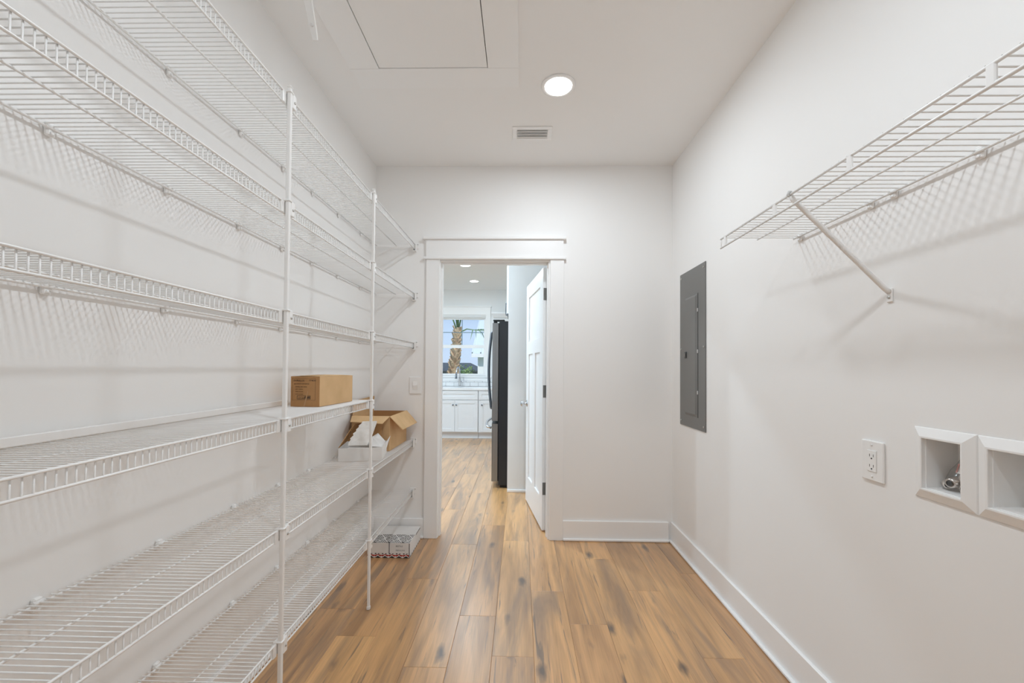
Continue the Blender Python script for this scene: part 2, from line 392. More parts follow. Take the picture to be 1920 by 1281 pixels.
# sink window
wn = thing('window_1', (-1.135, KY, WZ0), 'white double hung window above the kitchen sink', 'window', None, 'structure')
put('head_casing', B().box(-1.69, -.580, KY-.022, KY-.0005, 2.257, 2.405, .002), 'trim_white', wn)
put('head_cap', B().box(-1.71, -.560, KY-.036, KY-.0005, 2.405, 2.424, .003), 'trim_white', wn)
for xa, xb in ((-1.69, -1.60), (-.67, -.580)): put('side_casing', B().box(xa, xb, KY-.02, KY-.0005, 1.09, 2.257, .002), 'trim_white', wn)
put('sill', B().box(-1.72, -.555, KY-.05, KY+.06, 1.065, 1.09, .004), 'trim_white', wn)
put('apron', B().box(-1.69, -.58, KY-.018, KY-.0005, .998, 1.065, .002), 'trim_white', wn)
fy0, fy1 = KY+.03, KY+.12
put('frame', B().box(WX0, WX0+.02, fy0, fy1, WZ0, WZ1).box(WX1-.02, WX1, fy0, fy1, WZ0, WZ1).box(WX0+.02, WX1-.02, fy0, fy1, WZ1-.02, WZ1).box(WX0+.02, WX1-.02, fy0, fy1, WZ0, WZ0+.02), 'trim_white', wn)
GX0, GX1 = -1.560, -.712
up = put('upper_sash', B().box(WX0+.02, GX0, KY+.08, KY+.11, 1.64, WZ1-.02).box(GX1, WX1-.02, KY+.08, KY+.11, 1.64, WZ1-.02).box(GX0, GX1, KY+.08, KY+.11, 2.176, WZ1-.02).box(GX0, GX1, KY+.08, KY+.11, 1.64, 1.684), 'trim_white', wn)
put('muntin', B().box(-1.143, -1.129, KY+.09, KY+.1, 1.684, 2.176), 'muntin', up)
put('muntin', B().box(GX0, GX1, KY+.0895, KY+.1005, 1.923, 1.937), 'muntin', up)
for xa, xb in ((GX0, -1.143), (-1.129, GX1)):
    for za, zb in ((1.684, 1.923), (1.937, 2.176)): put('pane', B().box(xa, xb, KY+.093, KY+.097, za, zb), 'pane_glass', up)
lo = put('lower_sash', B().box(WX0+.02, GX0, KY+.045, KY+.075, WZ0+.02, 1.686).box(GX1, WX1-.02, KY+.045, KY+.075, WZ0+.02, 1.686).box(GX0, GX1, KY+.045, KY+.075, 1.626, 1.686).box(GX0, GX1, KY+.045, KY+.075, WZ0+.02, 1.136), 'trim_white', wn)
put('pane', B().box(GX0, GX1, KY+.058, KY+.062, 1.136, 1.626), 'pane_glass', lo)

# backsplash tiles, laid in running bond below the apron
put('grout', B().box(-2.2, .55, KY-.004, KY-.0003, .897, .997), 'grout_dark', wk)
tm = {}
def tile(xa, xb, za, zb):
    k = (round(xb-xa, 4), round(zb-za, 4))
    if k not in tm: tm[k] = B().box(0, xb-xa, -.011, -.003, 0, zb-za, .001).mesh('tile'); tm[k].materials.append(MATS['tile_white'])
    o = put('tile', tm[k], None, wk); o.location = (xa, KY, za)
for row, (za, zb) in enumerate(((.899, .970), (.974, .9965))):
    x = -2.2+(.0775 if row else 0)
    while x < .5: tile(x+.002, x+.153, za, zb); x += .155

# ------------------------------------------------------------------ kitchen cabinets, worktop, tap
CF = 7.145
def shaker(name, x0, x1, z0, z1, parent, knob=None):
    f = .055; d = put(name, B().box(x0, x0+f, CF-.02, CF-.001, z0, z1, .001).box(x1-f, x1, CF-.02, CF-.001, z0, z1, .001)
        .box(x0+f, x1-f, CF-.02, CF-.001, z0, z0+f, .001).box(x0+f, x1-f, CF-.02, CF-.001, z1-f, z1, .001)
        .box(x0+f, x1-f, CF-.011, CF-.001, z0+f, z1-f), 'cabinet_white', parent)
    if knob: put('knob', B().lathe([(.006, 0), (.006, -.012), (.014, -.018), (.015, -.024), (.01, -.03), (.001, -.031)], (knob[0], CF-.02, knob[1]), 'y', 14), 'steel_dark', d)
def cabinet(x0, x1, label, doors, drawer_knob=None):
    c = thing('base_cabinet', ((x0+x1)/2, CF+.3, 0), label, 'cabinet', 'white base cabinets under the kitchen worktop')
    put('body', B().box(x0, x1, CF, KY-.02, .115, .852), 'cabinet_white', c)
    put('toe_kick', B().box(x0, x1, CF+.078, KY-.02, .0005, .115), 'cabinet_white', c)
    put('toe_moulding', B().box(x0, x1, CF+.066, CF+.078, .0005, .02, .003), 'trim_white', c)
    shaker('drawer_front', x0+.004, x1-.004, .69, .842, c, drawer_knob)
    for a, b_, kn in doors: shaker('door', a, b_, .128, .676, c, kn)
cabinet(-1.555, -.741, 'white two door sink cabinet under the window', ((-1.551, -1.150, (-1.178, .60)), (-1.146, -.745, (-1.118, .60))))
cabinet(-.735, -.20, 'white single door cabinet between sink cabinet and refrigerator', ((-.705, -.204, (-.672, .60)),))
cabinet(-2.16, -1.561, 'white base cabinet on the other side of the sink cabinet', ((-2.156, -1.565, (-1.6, .60)),))
tag(put('worktop', B().box(-2.18, .58, CF-.03, KY-.012, .853, .895, .003), 'quartz'), 'pale stone kitchen worktop over the base cabinets', 'worktop')
fa = thing('kitchen_tap', (-1.145, 7.62, .895), 'chrome gooseneck kitchen tap in front of the window', 'tap')
fx, fyy = -1.145, 7.64
put('base', B().lathe([(.03, 0), (.03, .008), (.022, .014), (.021, .15), (.015, .16), (.001, .161)], (fx, fyy, .8955), 'z', 20), 'chrome', fa)
neck = [(fx, fyy, 1.04), (fx, fyy, 1.17)] + [(fx-.006*(1-math.cos(a))*3, fyy-.07*(1-math.cos(a)), 1.17+.085*math.sin(a)) for a in [math.pi*i/10 for i in range(1, 11)]]
neck += [(neck[-1][0]-.004, neck[-1][1]-.004, 1.14)]
put('gooseneck', B().tube(neck, .0135, 12), 'chrome', fa)
e = neck[-1]; put('spray_head', B().tube([(e[0], e[1], 1.15), (e[0]-.003, e[1], 1.07), (e[0]-.004, e[1], 1.045)], [.016, .02, .024], 14), 'steel_dark', fa)
put('lever', B().tube([(fx+.015, fyy, .985), (fx+.055, fyy, .99), (fx+.078, fyy, 1.01), (fx+.082, fyy, 1.075)], [.009, .009, .008, .006], 10), 'chrome', fa)
uc = thing('wall_cabinet', (.0, 7.6, 1.42), 'white wall cabinet with crown beside the kitchen window', 'cabinet')
put('body', B().box(-.50, .59, 7.45, KY-.0005, 1.42, 2.16), 'cabinet_white', uc)
for a, b_ in ((-.498, .043), (.047, .588)): put('door', B().box(a, b_, 7.43, 7.449, 1.425, 2.155, .001), 'cabinet_white', uc)
put('crown', B().poly([(-.50, 7.43, 2.161), (.59, 7.43, 2.161), (.59, 7.39, 2.24), (-.54, 7.39, 2.24)]).poly([(-.50, 7.43, 2.161), (-.54, 7.39, 2.24), (-.54, 7.758, 2.24), (-.50, 7.758, 2.161)]).box(-.54, .59, 7.39, KY-.001, 2.24, 2.262), 'cabinet_white', uc)

# ------------------------------------------------------------------ refrigerator and the cabinet above it
fr = thing('refrigerator', (.1, 4.7, 0), 'stainless french door refrigerator with black sides', 'refrigerator')
Y0, Y1 = 4.245, 5.150
put('body', B().box(-.225, .50, Y0, Y1, .03, 1.735, .004), 'fridge_black', fr)
put('toe_grille', B().box(-.21, .45, Y0+.02, Y1-.02, .004, .06), 'gasket', fr)
for y in (Y0+.06, Y1-.06): put('foot', B().lathe([(.02, 0.0005), (.02, .012), (.012, .014), (.012, .03)], (-.19, y, 0), 'z', 14), 'plastic_soft', fr)
put('gasket', B().box(-.233, -.2255, Y0+.008, Y1-.008, .07, 1.715), 'gasket', fr)
def fdoor(name, y0, y1, z0, z1):
    b = B(); xs = [(-.233, 0), (-.290, 0), (-.302, .006), (-.306, .02)]
    n = 8; prof = [(-.235, y0)] + [(-.292-.016*math.sin(math.pi*i/n)*0-.016*math.sin(math.pi*(.08+.84*i/n)), y0+(y1-y0)*i/n) for i in range(n+1)] + [(-.235, y1)]
    lo_ = [b.b.verts.new((x, y, z0)) for x, y in prof]; hi_ = [b.b.verts.new((x, y, z1)) for x, y in prof]
    b.b.faces.new(lo_); b.b.faces.new(hi_[::-1])
    for i in range(len(prof)):
        j = (i+1) % len(prof); b.b.faces.new((lo_[i], lo_[j], hi_[j], hi_[i]))
    return put(name, b, 'steel_brushed', fr)
ym = (Y0+Y1)/2
d1 = fdoor('door', Y0, ym-.003, .695, 1.715); d2 = fdoor('door', ym+.003, Y1, .695, 1.715); d3 = fdoor('freezer_drawer', Y0, Y1, .07, .665)
def bow(y, parent):
    pts = [(-.305, y, 1.66), (-.335, y, 1.65)] + [(-.338-.03*math.sin(math.pi*i/8), y, 1.64-(1.64-.80)*i/8) for i in range(9)] + [(-.335, y, .79), (-.305, y, .78)]
    put('handle', B().tube(pts, .012, 10), 'steel_dark', parent)
bow(ym-.05, d1); bow(ym+.05, d2)
pts = [(-.305, Y0+.07, .615), (-.345, Y0+.075, .625)] + [(-.35-.03*math.sin(math.pi*i/8), Y0+.08+(Y1-Y0-.16)*i/8, .628) for i in range(9)] + [(-.345, Y1-.075, .625), (-.305, Y1-.07, .615)]
put('handle', B().tube(pts, .014, 10), 'chrome', d3)
put('hinge_cover', B().box(-.29, -.17, Y0+.006, Y0+.08, 1.7355, 1.752, .004).tube([(-.268, Y0+.04, 1.716), (-.268, Y0+.04, 1.75)], .02, 14), 'gasket', fr)
put('hinge_cover', B().box(-.29, -.17, Y1-.08, Y1-.006, 1.7355, 1.752, .004), 'gasket', fr)
oc = thing('wall_cabinet', (.2, 4.7, 1.8), 'white cabinet mounted above the refrigerator', 'cabinet')
put('body', B().box(-.13, .5995, Y0, 5.16, 1.81, 2.60), 'cabinet_white', oc)
for a, b_ in ((Y0+.003, ym+.003), (ym+.007, 5.157)):
    d = put('door', B().box(-.15, -.1305, a, b_, 1.815, 2.595, .001), 'cabinet_white', oc)
    yy = ym-.04 if a < ym else ym+.05
    put('handle', B().tube([(-.15, yy, 1.86), (-.175, yy, 1.86), (-.175, yy, 1.99), (-.15, yy, 1.99)], .005, 8), 'steel_dark', d)

# ------------------------------------------------------------------ wire shelves on the left wall
def wall_clip_mesh():
    b = B(); b.box(.0005, .012, -.009, .009, -.016, .016, .003); b.tube([(.010, -.011, .004), (.010, .011, .004)], .0065, 10)
    b.lathe([(.0045, .012), (.0045, .0145), (.001, .015)], (0, 0, -.010), 'x', 10); return b.mesh('wall_clip')
CLIP = wall_clip_mesh(); CLIP.materials.append(MATS['plastic_white'])
LIP = .036
def wires(y0, y1, step, xb, xf, r, lip=True):
    b = B(); y = y0
    while y <= y1:
        p = [(xb, y, 0), (xf, y, 0)]
        if lip: p += [(xf, y, -LIP)]
        b.tube(p, r, 5, False); y += step
    return b.mesh('cross_wires')
def end_bracket():
    b = B(); b.box(PX-.022, PX+.026, 2.9895, 2.994, -.026, .016, .002)
    b.box(PX-.012, PX-.0075, 2.955, 2.9895, -.046, .004, .001); b.box(PX+.0075, PX+.012, 2.955, 2.9895, -.046, .004, .001); b.box(PX-.012, PX+.012, 2.955, 2.9895, -.050, -.0455, .001)
    return b.mesh('end_bracket')
def make_left_shelf(y0, y1, z, label, bracket=True):
    s = thing('wire_shelf', (0, 0, z), label, 'shelf', 'white wire shelves on the left wall')
    cw = local('cross_wires', wires(y0+.004, y1, .0158, XL+.004, PX, .0018), 'wire_white', s); cw['kind'] = 'stuff'
    R = .003
    local('front_rail', B().tube([(PX+.0035, y0, 0), (PX+.0035, y1, 0)], R, 8), 'wire_white', s)
    local('lip_rail', B().tube([(PX-.0, y0, -LIP), (PX-.0, y1, -LIP)], R, 8), 'wire_white', s)
    local('middle_rod', B().tube([((XL+PX)/2+.01, y0, -.0045), ((XL+PX)/2+.01, y1, -.0045)], R, 8), 'wire_white', s)
    local('back_rod', B().tube([(XL+.0125, y0, -.0045), (XL+.0125, y1, -.0045)], R+.0005, 8), 'wire_white', s)
    for y in (-.03, .28, .59, .90, 1.21, 1.53, 1.81, 2.07, 2.37, 2.71):
        if y < y1:
            c = local('wall_clip', CLIP, None, s); c.location = (XL, y, -.006)
    if bracket:
        e = local('end_bracket', end_bracket(), 'plastic_white', s)
        local('screw', B().lathe([(.004, 0), (.004, -.002), (.001, -.0025)], (PX+.019, 2.9893, .006), 'y', 10), 'screw_steel', e)
    return s
SH = [2.147, 1.785, 1.423, 1.067, .711, .347]
SL = ['topmost white wire shelf on the left wall, near the ceiling', 'white wire shelf hung directly below the topmost one',
      'white wire shelf above the closed cardboard box', 'short white wire shelf holding the closed cardboard box',
      'white wire shelf holding the open cardboard box', 'lowest white wire shelf, just above the floor']
proto = make_left_shelf(-.4, 2.985, SH[0], SL[0])
def copy_tree(o, parent=None):
    c = o.copy(); COL.objects.link(c); WM[c.name] = WM[o.name]
    if parent: c.parent = parent
    for ch in list(o.children): copy_tree(ch, c)
    return c
for i in (1, 2, 4, 5):
    c = copy_tree(proto); c.location.z = SH[i]; c['label'] = SL[i]
make_left_shelf(-.4, 2.165, SH[3], SL[3], False)
tag(put('shelf_strip', B().box(XL+.016, XL+.027, -.35, 1.84, SH[3]+.002, SH[3]+.024, .002), 'plastic_white'),
    'long white strip lying along the wall on the short shelf', 'strip')

# support poles
def make_pole(y, label, px=PP):
    s = thing('support_pole', (px+.003, y, 0), label, 'pole', 'white poles holding up the shelf fronts')
    hw = .0066
    local('tube', B().box(-hw, hw, -hw, hw, .012, SH[0]+.018, .003, 2), 'wire_white', s)
    local('foot_cap', B().box(-.0085, .0085, -.0085, .0085, .0005, .02, .003), 'plastic_soft', s)
    local('top_cap', B().box(-.0078, .0078, -.0078, .0078, SH[0]+.018, SH[0]+.026, .003), 'plastic_white', s)
    for z in SH:
        b = B(); b.box(-.019, .0065, .0072, .030, z-.042, z+.007, .003, 2)
        b.box(-.019, .0098, -.0098, .0098, z+.001, z+.0075, .002); b.box(-.019, -.0072, -.024, -.0072, z-.039, z+.001, .002)
        k = local('bracket', b, 'plastic_white', s)
        local('screw', B().lathe([(.0042, .0063), (.0042, .0085), (.001, .009)], (0, .019, z-.020), 'x', 10), 'screw_steel', k)
    return s
make_pole(1.322, 'white support pole beside the printed end of the closed cardboard box')
make_pole(2.098, 'white support pole in front of the open cardboard box')

# ------------------------------------------------------------------ wire shelf on the right wall
RZ, RF = 1.774, .806
s = thing('wire_shelf', (XR, 1.24, RZ), 'white wire shelf with slanted brace on the right wall', 'shelf')
WM[s.name] = Matrix.Translation((XR, 1.24, RZ))
b = B(); y = 1.652
while y > -.3: b.tube([(XR-.006, y, RZ), (RF, y, RZ)], .0019, 5, False); y -= .0252
cw = put('cross_wires', b, 'wire_white', s); cw['kind'] = 'stuff'
put('front_rail', B().tube([(RF, -.3, RZ-.004), (RF, 1.66, RZ-.004)], .0038, 8), 'wire_white', s)
put('lip_rail', B().tube([(RF, -.3, RZ-.040), (RF, 1.66, RZ-.040)], .0038, 8), 'wire_white', s)
put('middle_rod', B().tube([(.953, -.3, RZ-.005), (.953, 1.66, RZ-.005)], .003, 8), 'wire_white', s)
put('back_rod', B().tube([(XR-.014, -.3, RZ-.005), (XR-.014, 1.652, RZ-.005)], .0036, 8), 'wire_white', s)
put('end_link', B().tube([(RF, 1.655, RZ-.002), (RF, 1.655, RZ-.040)], .002, 6), 'wire_white', s)
for y in (-.19, .11, .41, .7095, 1.0125, 1.309, 1.622):
    put('lip_clip', B().box(RF-.0035, RF+.0035, y-.008, y+.008, RZ-.041, RZ-.002, .002), 'plastic_white', s)
for y in (.20, .60, .993, 1.219, 1.30, 1.625):
    c = put('wall_clip', CLIP, None, s); c.location = (XR, y, RZ-.006); c.rotation_euler = (0, 0, math.pi)
br_ = put('brace', B().tube([(RF+.002, 1.236, RZ-.008), (RF+.012, 1.236, RZ-.020), (XR-.016, 1.241, 1.487), (XR-.004, 1.241, 1.478)], .0075, 12), 'wire_white', s)
put('foot_plate', B().box(XR-.005, XR-.0005, 1.231, 1.251, 1.448, 1.49, .002), 'plastic_white', br_)
put('screw', B().lathe([(.0045, -.005), (.0045, -.0075), (.001, -.008)], (XR, 1.241, 1.463), 'x', 10), 'screw_steel', br_)
put('hook', B().tube([(RF+.004, 1.236, RZ-.012), (RF-.006, 1.236, RZ-.004), (RF-.003, 1.236, RZ+.005), (RF+.004, 1.236, RZ+.004)], .0042, 8), 'screw_paint', br_)

# ------------------------------------------------------------------ things on the walls
# breaker panel
p = thing('breaker_panel', (XR, 2.648, 1.38), 'grey metal breaker panel with a narrow locked door', 'breaker panel')
PY0, PY1, PZ0, PZ1 = 2.454, 2.842, .868, 1.894
put('cover', B().box(XR-.006, XR-.0005, PY0, PY1, PZ0, PZ1, .002), 'panel_grey', p)
b = B(); dy0, dy1, dz0, dz1 = 2.559, 2.744, .947, 1.717
o_ = [(XR-.0062, dy0, dz0), (XR-.0062, dy1, dz0), (XR-.0062, dy1, dz1), (XR-.0062, dy0, dz1)]
i_ = [(XR-.016, dy0+.016, dz0+.016), (XR-.016, dy1-.012, dz0+.016), (XR-.016, dy1-.012, dz1-.016), (XR-.016, dy0+.016, dz1-.016)]
vo = [b.b.verts.new(q) for q in o_]; vi = [b.b.verts.new(q) for q in i_]; b.b.faces.new(vi); b.b.faces.new(vo[::-1])
for q in range(4): b.b.faces.new((vo[q], vo[(q+1) % 4], vi[(q+1) % 4], vi[q]))
pdoor = put('door', b, 'panel_grey', p)
put('door_gap', B().box(XR-.0072, XR-.0061, dy0-.006, dy0-.001, dz0-.004, dz1+.004), 'slot_dark', p)
for z in (1.615, 1.357, 1.100): put('hinge', B().box(XR-.011, XR-.0062, dy0-.007, dy0+.002, z-.011, z+.011, .001), 'screw_paint', p)
lt = put('latch', B().box(XR-.021, XR-.0161, 2.704, 2.730, 1.318, 1.360, .001), 'panel_latch', pdoor)
put('latch_tab', B().box(XR-.024, XR-.0211, 2.711, 2.723, 1.328, 1.350, .001), 'panel_grey', lt)
for y in (PY0+.022, PY1-.022):
    for z in (PZ0+.03, (PZ0+PZ1)/2, PZ1-.03): put('screw', B().lathe([(.007, -.006), (.006, -.009), (.001, -.0095)], (XR, y, z), 'x', 12), 'screw_steel', p)

# outlet
o = thing('wall_outlet', (XR, 1.303, .961), 'white double electrical outlet beside the laundry boxes', 'outlet')
put('plate', B().box(XR-.007, XR-.0005, 1.263, 1.343, .898, 1.024, .0035, 2), 'plastic_white', o)
f = put('receptacle', B().box(XR-.009, XR-.0069, 1.286, 1.320, .928, .994, .001), 'plastic_white', o)
put('outline', B().box(XR-.0074, XR-.0068, 1.2845, 1.3215, .9265, .9955), 'plastic_soft', o)
for z in (.978, .946):
    put('slot', B().box(XR-.0094, XR-.0088, 1.295, 1.2965, z-.004, z+.004), 'slot_dark', f); put('slot', B().box(XR-.0094, XR-.0088, 1.3085, 1.310, z-.004, z+.004), 'slot_dark', f)
    put('ground_hole', B().lathe([(.0024, -.0088), (.0024, -.0094)], (XR, 1.3025, z-.0095), 'x', 10), 'slot_dark', f)
for z in (1.010, .912): put('screw', B().lathe([(.0035, -.007), (.0035, -.0078), (.001, -.008)], (XR, 1.303, z), 'x', 10), 'plastic_soft', o)

# light switch
o = thing('light_switch', (-.775, D, 1.112), 'white rocker light switch between shelf and door casing', 'switch')
put('plate', B().box(-.819, -.731, D-.007, D-.0005, 1.049, 1.175, .0035, 2), 'plastic_white', o)
put('rocker', B().poly([(-.792, D-.0072, 1.079), (-.758, D-.0072, 1.079), (-.758, D-.0115, 1.112), (-.792, D-.0115, 1.112)]).poly([(-.792, D-.0115, 1.112), (-.758, D-.0115, 1.112), (-.758, D-.0072, 1.145), (-.792, D-.0072, 1.145)]), 'plastic_white', o)
put('outline', B().box(-.7935, -.7565, D-.0074, D-.0066, 1.0775, 1.1465), 'plastic_soft', o)

# laundry boxes recessed into the right wall
def laundry(y0, y1, label):
    t = thing('laundry_box', (XR, (y0+y1)/2, BZ[0]), label, 'laundry box')
    fw = .0285; z0, z1 = BZ
    b = B(); prof = [(fw, -.0005), (fw-.002, -.004), (.004, -.014), (.0, -.014), (-.001, -.0125), (-.0005, -.0005)]
    rings = []
    for d, h in prof: rings.append([b.b.verts.new((XR+h, yy, zz)) for yy, zz in ((y0-d, z0-d), (y1+d, z0-d), (y1+d, z1+d), (y0-d, z1+d))])
    for q in range(len(rings)-1):
        for k in range(4): b.b.faces.new((rings[q][k], rings[q][(k+1) % 4], rings[q+1][(k+1) % 4], rings[q+1][k]))
    put('frame', b, 'plastic_white', t)
    dpt = .085; e = .0006
    b = B()
    b.box(XR-.002, XR+dpt, y0+e, y0+.003, z0+e, z1-e); b.box(XR-.002, XR+dpt, y1-.003, y1-e, z0+e, z1-e)
    b.box(XR-.002, XR+dpt, y0+.003, y1-.003, z0+e, z0+.003); b.box(XR-.002, XR+dpt, y0+.003, y1-.003, z1-.003, z1-e); b.box(XR+dpt-.003, XR+dpt, y0+.003, y1-.003, z0+.003, z1-.003)
    put('recess', b, 'plastic_white', t)
    return t
laundry(*B1, 'white recessed laundry box holding a bag of fittings')
laundry(*B2, 'empty white recessed laundry box')
# bag of fittings in the first box
g = thing('fittings_bag', (XR+.04, 1.08, BZ[0]+.003), 'clear plastic bag of metal pipe fittings in the laundry box', 'bag')
zb = BZ[0]+.0035
for (x, y, z, r, l, ang) in ((.020, 1.098, .021, .0125, .034, .25), (.018, 1.064, .014, .0125, .034, -.1), (.028, 1.070, .040, .0115, .03, .4), (.054, 1.085, .013, .012, .028, 1.2), (.030, 1.112, .0125, .0105, .022, .9)):
    c = Vector((XR+x, y, zb+z)); d = Vector((math.cos(ang), math.sin(ang), .1)).normalized(); q = d.to_track_quat('Z', 'Y').to_matrix().to_4x4()
    b = B(); b.lathe([(r*.72, 0), (r, .001), (r, l*.4), (r*1.12, l*.45), (r*1.12, l*.7), (r*.85, l*.75), (r*.85, l), (r*.6, l)], (0, 0, 0), 'z', 16)
    me = b.mesh('pipe_fitting'); me.transform(Matrix.Translation(c) @ q); f = put('pipe_fitting', me, 'brass_fitting', g)
    b = B().lathe([(r*.66, -.0006), (r*.66, .0006)], (0, 0, 0), 'z', 14).mesh('bore'); b.transform(Matrix.Translation(c) @ q); put('bore', b, 'slot_dark', f)
b = B(); rings = []
nr = 14
for i, (z, rx, ry, cx_, cy_) in enumerate(((.001, .026, .036, .040, 1.083), (.03, .030, .038, .040, 1.083), (.055, .024, .034, .046, 1.080), (.08, .016, .026, .052, 1.076), (.1, .008, .022, .056, 1.072), (.112, .002, .016, .058, 1.068))):
    rings.append([b.b.verts.new((XR+cx_+rx*math.cos(2*math.pi*j/nr)*random.uniform(.88, 1.05), cy_+ry*math.sin(2*math.pi*j/nr)*random.uniform(.88, 1.05), zb+z)) for j in range(nr)])
for q, w2 in zip(rings, rings[1:]):
    for j in range(nr): b.b.faces.new((q[j], q[(j+1) % nr], w2[(j+1) % nr], w2[j])).smooth = True
put('plastic_film', b, 'bag_clear', g)
put('paper_slip', B().poly([(XR+.021, 1.055, zb+.052), (XR+.030, 1.092, zb+.050), (XR+.036, 1.090, zb+.075), (XR+.030, 1.055, zb+.070)], .0005), 'white_card', g)
put('pink_print', B().poly([(XR+.0285, 1.088, zb+.052), (XR+.0295, 1.0925, zb+.0515), (XR+.0345, 1.090, zb+.074), (XR+.0335, 1.086, zb+.0735)], .0005), 'bag_pink', g)

# ------------------------------------------------------------------ ceiling fittings
def recessed(x, y, label, watts, col, group=None):
    t = thing('recessed_light', (x, y, H), label, 'ceiling light', group)
    put('trim_ring', B().lathe([(.072, -.0005), (.090, -.0005), (.091, -.003), (.086, -.006), (.073, -.0075), (.072, -.003)], (x, y, H), 'z', 40), 'trim_white', t)
    put('lens', B().lathe([(.0715, -.001), (.0715, -.005), (.06, -.0062), (.001, -.0066)], (x, y, H), 'z', 40), 'lamp_lens', t)
    l = area_lamp('lamp', (x, y, H-.010), .14, watts, col); l.parent = t; l.matrix_parent_inverse = WM[t.name].inverted()
WARM = (.825, .92, 1.0)
recessed(.189, 2.137, 'lit round recessed ceiling light beside the attic hatch', PANTRY_W, WARM)
recessed(.16, .60, 'lit round recessed ceiling light further from the doorway', PANTRY_W, WARM)
for x, y, l in ((-.81, 6.97, 'lit round recessed kitchen ceiling light nearest the sink window'), (-.815, 5.89, 'lit round recessed kitchen ceiling light before the refrigerator'),
                (-2.1, 6.97, 'added unseen recessed kitchen ceiling light over the far worktop'), (-2.1, 5.0, 'added unseen recessed kitchen ceiling light by the patio door'), (-.85, 3.95, 'added unseen recessed light brightening the passage just past the doorway'),  # unseen lamps added to brighten the kitchen and the passage
                (-2.1, 3.95, 'added unseen recessed light brightening the kitchen corner')):  # out of view too, added as fill for the partition side
    recessed(x, y, l, KITCHEN_W*(.22 if y > 6.5 else 1.3 if y > 5.5 else 2.8), (.70, .87, 1), 'recessed kitchen lights')

v = thing('ceiling_vent', (.0625, 2.571, H), 'white ceiling air vent with angled louvres', 'vent')
vx0, vx1, vy0, vy1 = -.062, .187, 2.497, 2.646
put('frame', B().box(vx0, vx1, vy0, vy0+.030, H-.006, H-.0005, .002).box(vx0, vx1, vy1-.022, vy1, H-.006, H-.0005, .002).box(vx0, vx0+.028, vy0+.03, vy1-.022, H-.006, H-.0005, .002).box(vx1-.028, vx1, vy0+.03, vy1-.022, H-.006, H-.0005, .002), 'trim_white', v)
put('duct', B().box(vx0+.028, vx1-.028, vy0+.03, vy1-.022, H-.0015, H-.0005), 'plastic_soft', v)
for y, dz in ((vy0+.036, .010), (vy0+.058, .018), (vy0+.088, .016)):
    put('louvre', B().poly([(vx0+.03, y+.022, H-.002), (vx1-.03, y+.022, H-.002), (vx1-.03, y, H-.002-dz), (vx0+.03, y, H-.002-dz)], .0012), 'trim_white', v)

h = thing('attic_hatch', (-.444, 1.3, H), 'white attic hatch panel framed by flat boards in the ceiling', 'attic hatch')
put('panel', B().box(HX0+.004, HX1-.004, HY0+.004, HY1-.004, H-.011, H+.012), 'ceiling_paint', h)
tt = .013
put('trim_board', B().box(HX0-.145, HX0, HY0-.14, HY1-.0005, H-tt, H-.0003, .001), 'trim_white', h)
put('trim_board', B().box(HX1, HX1+.150, HY0-.14, HY1-.0005, H-tt, H-.0003, .001), 'trim_white', h)
put('trim_board', B().box(HX0-.145, HX1+.150, HY1+.0005, HY1+.140, H-tt, H-.0003, .001), 'trim_white', h)
put('trim_board', B().box(HX0+.0005, HX1-.0005, HY0-.14, HY0, H-tt, H-.0003, .001), 'trim_white', h)
# pull wand hanging from the hatch frame
A_, Z_ = Vector((-.775, 1.345, H-tt)), Vector((-.757, 1.452, 2.433))
pw = thing('hatch_pull', tuple(A_), 'white pull handle hanging from the attic hatch frame', 'pull handle')
d = (Z_-A_).normalized(); sx = Vector((1, 0, 0)); sy = d.cross(sx).normalized(); sx = sy.cross(d).normalized()
b = B(); rings = []
for t_, hw, ht in ((0.02, .0155, .003), (.45, .015, .005), (.9, .011, .005), (1.0, .0085, .0035)):
    c = A_.lerp(Z_, t_); rings.append([b.b.verts.new(c+sx*i*hw+sy*j*ht) for i, j in ((-1, -1), (-.3, -1.5), (.3, -1.5), (1, -1), (1, 1), (-1, 1))])
for q, w2 in zip(rings, rings[1:]):
    for j in range(6): b.b.faces.new((q[j], q[(j+1) % 6], w2[(j+1) % 6], w2[j]))
b.b.faces.new(rings[0][::-1]); b.b.faces.new(rings[-1])
put('handle', b, 'plastic_white', pw)
c = A_.lerp(Z_, .86); nrm = -sy if (-sy).y < 0 else sy
put('screw', B().tube([c+nrm*.005, c+nrm*.009, c+nrm*.0105], [.0055, .0055, .003], 12), 'plastic_soft', pw)
put('eye', B().tube([A_+Vector((0, 0, -.0002)), A_.lerp(Z_, .05)], .004, 8), 'screw_steel', pw)

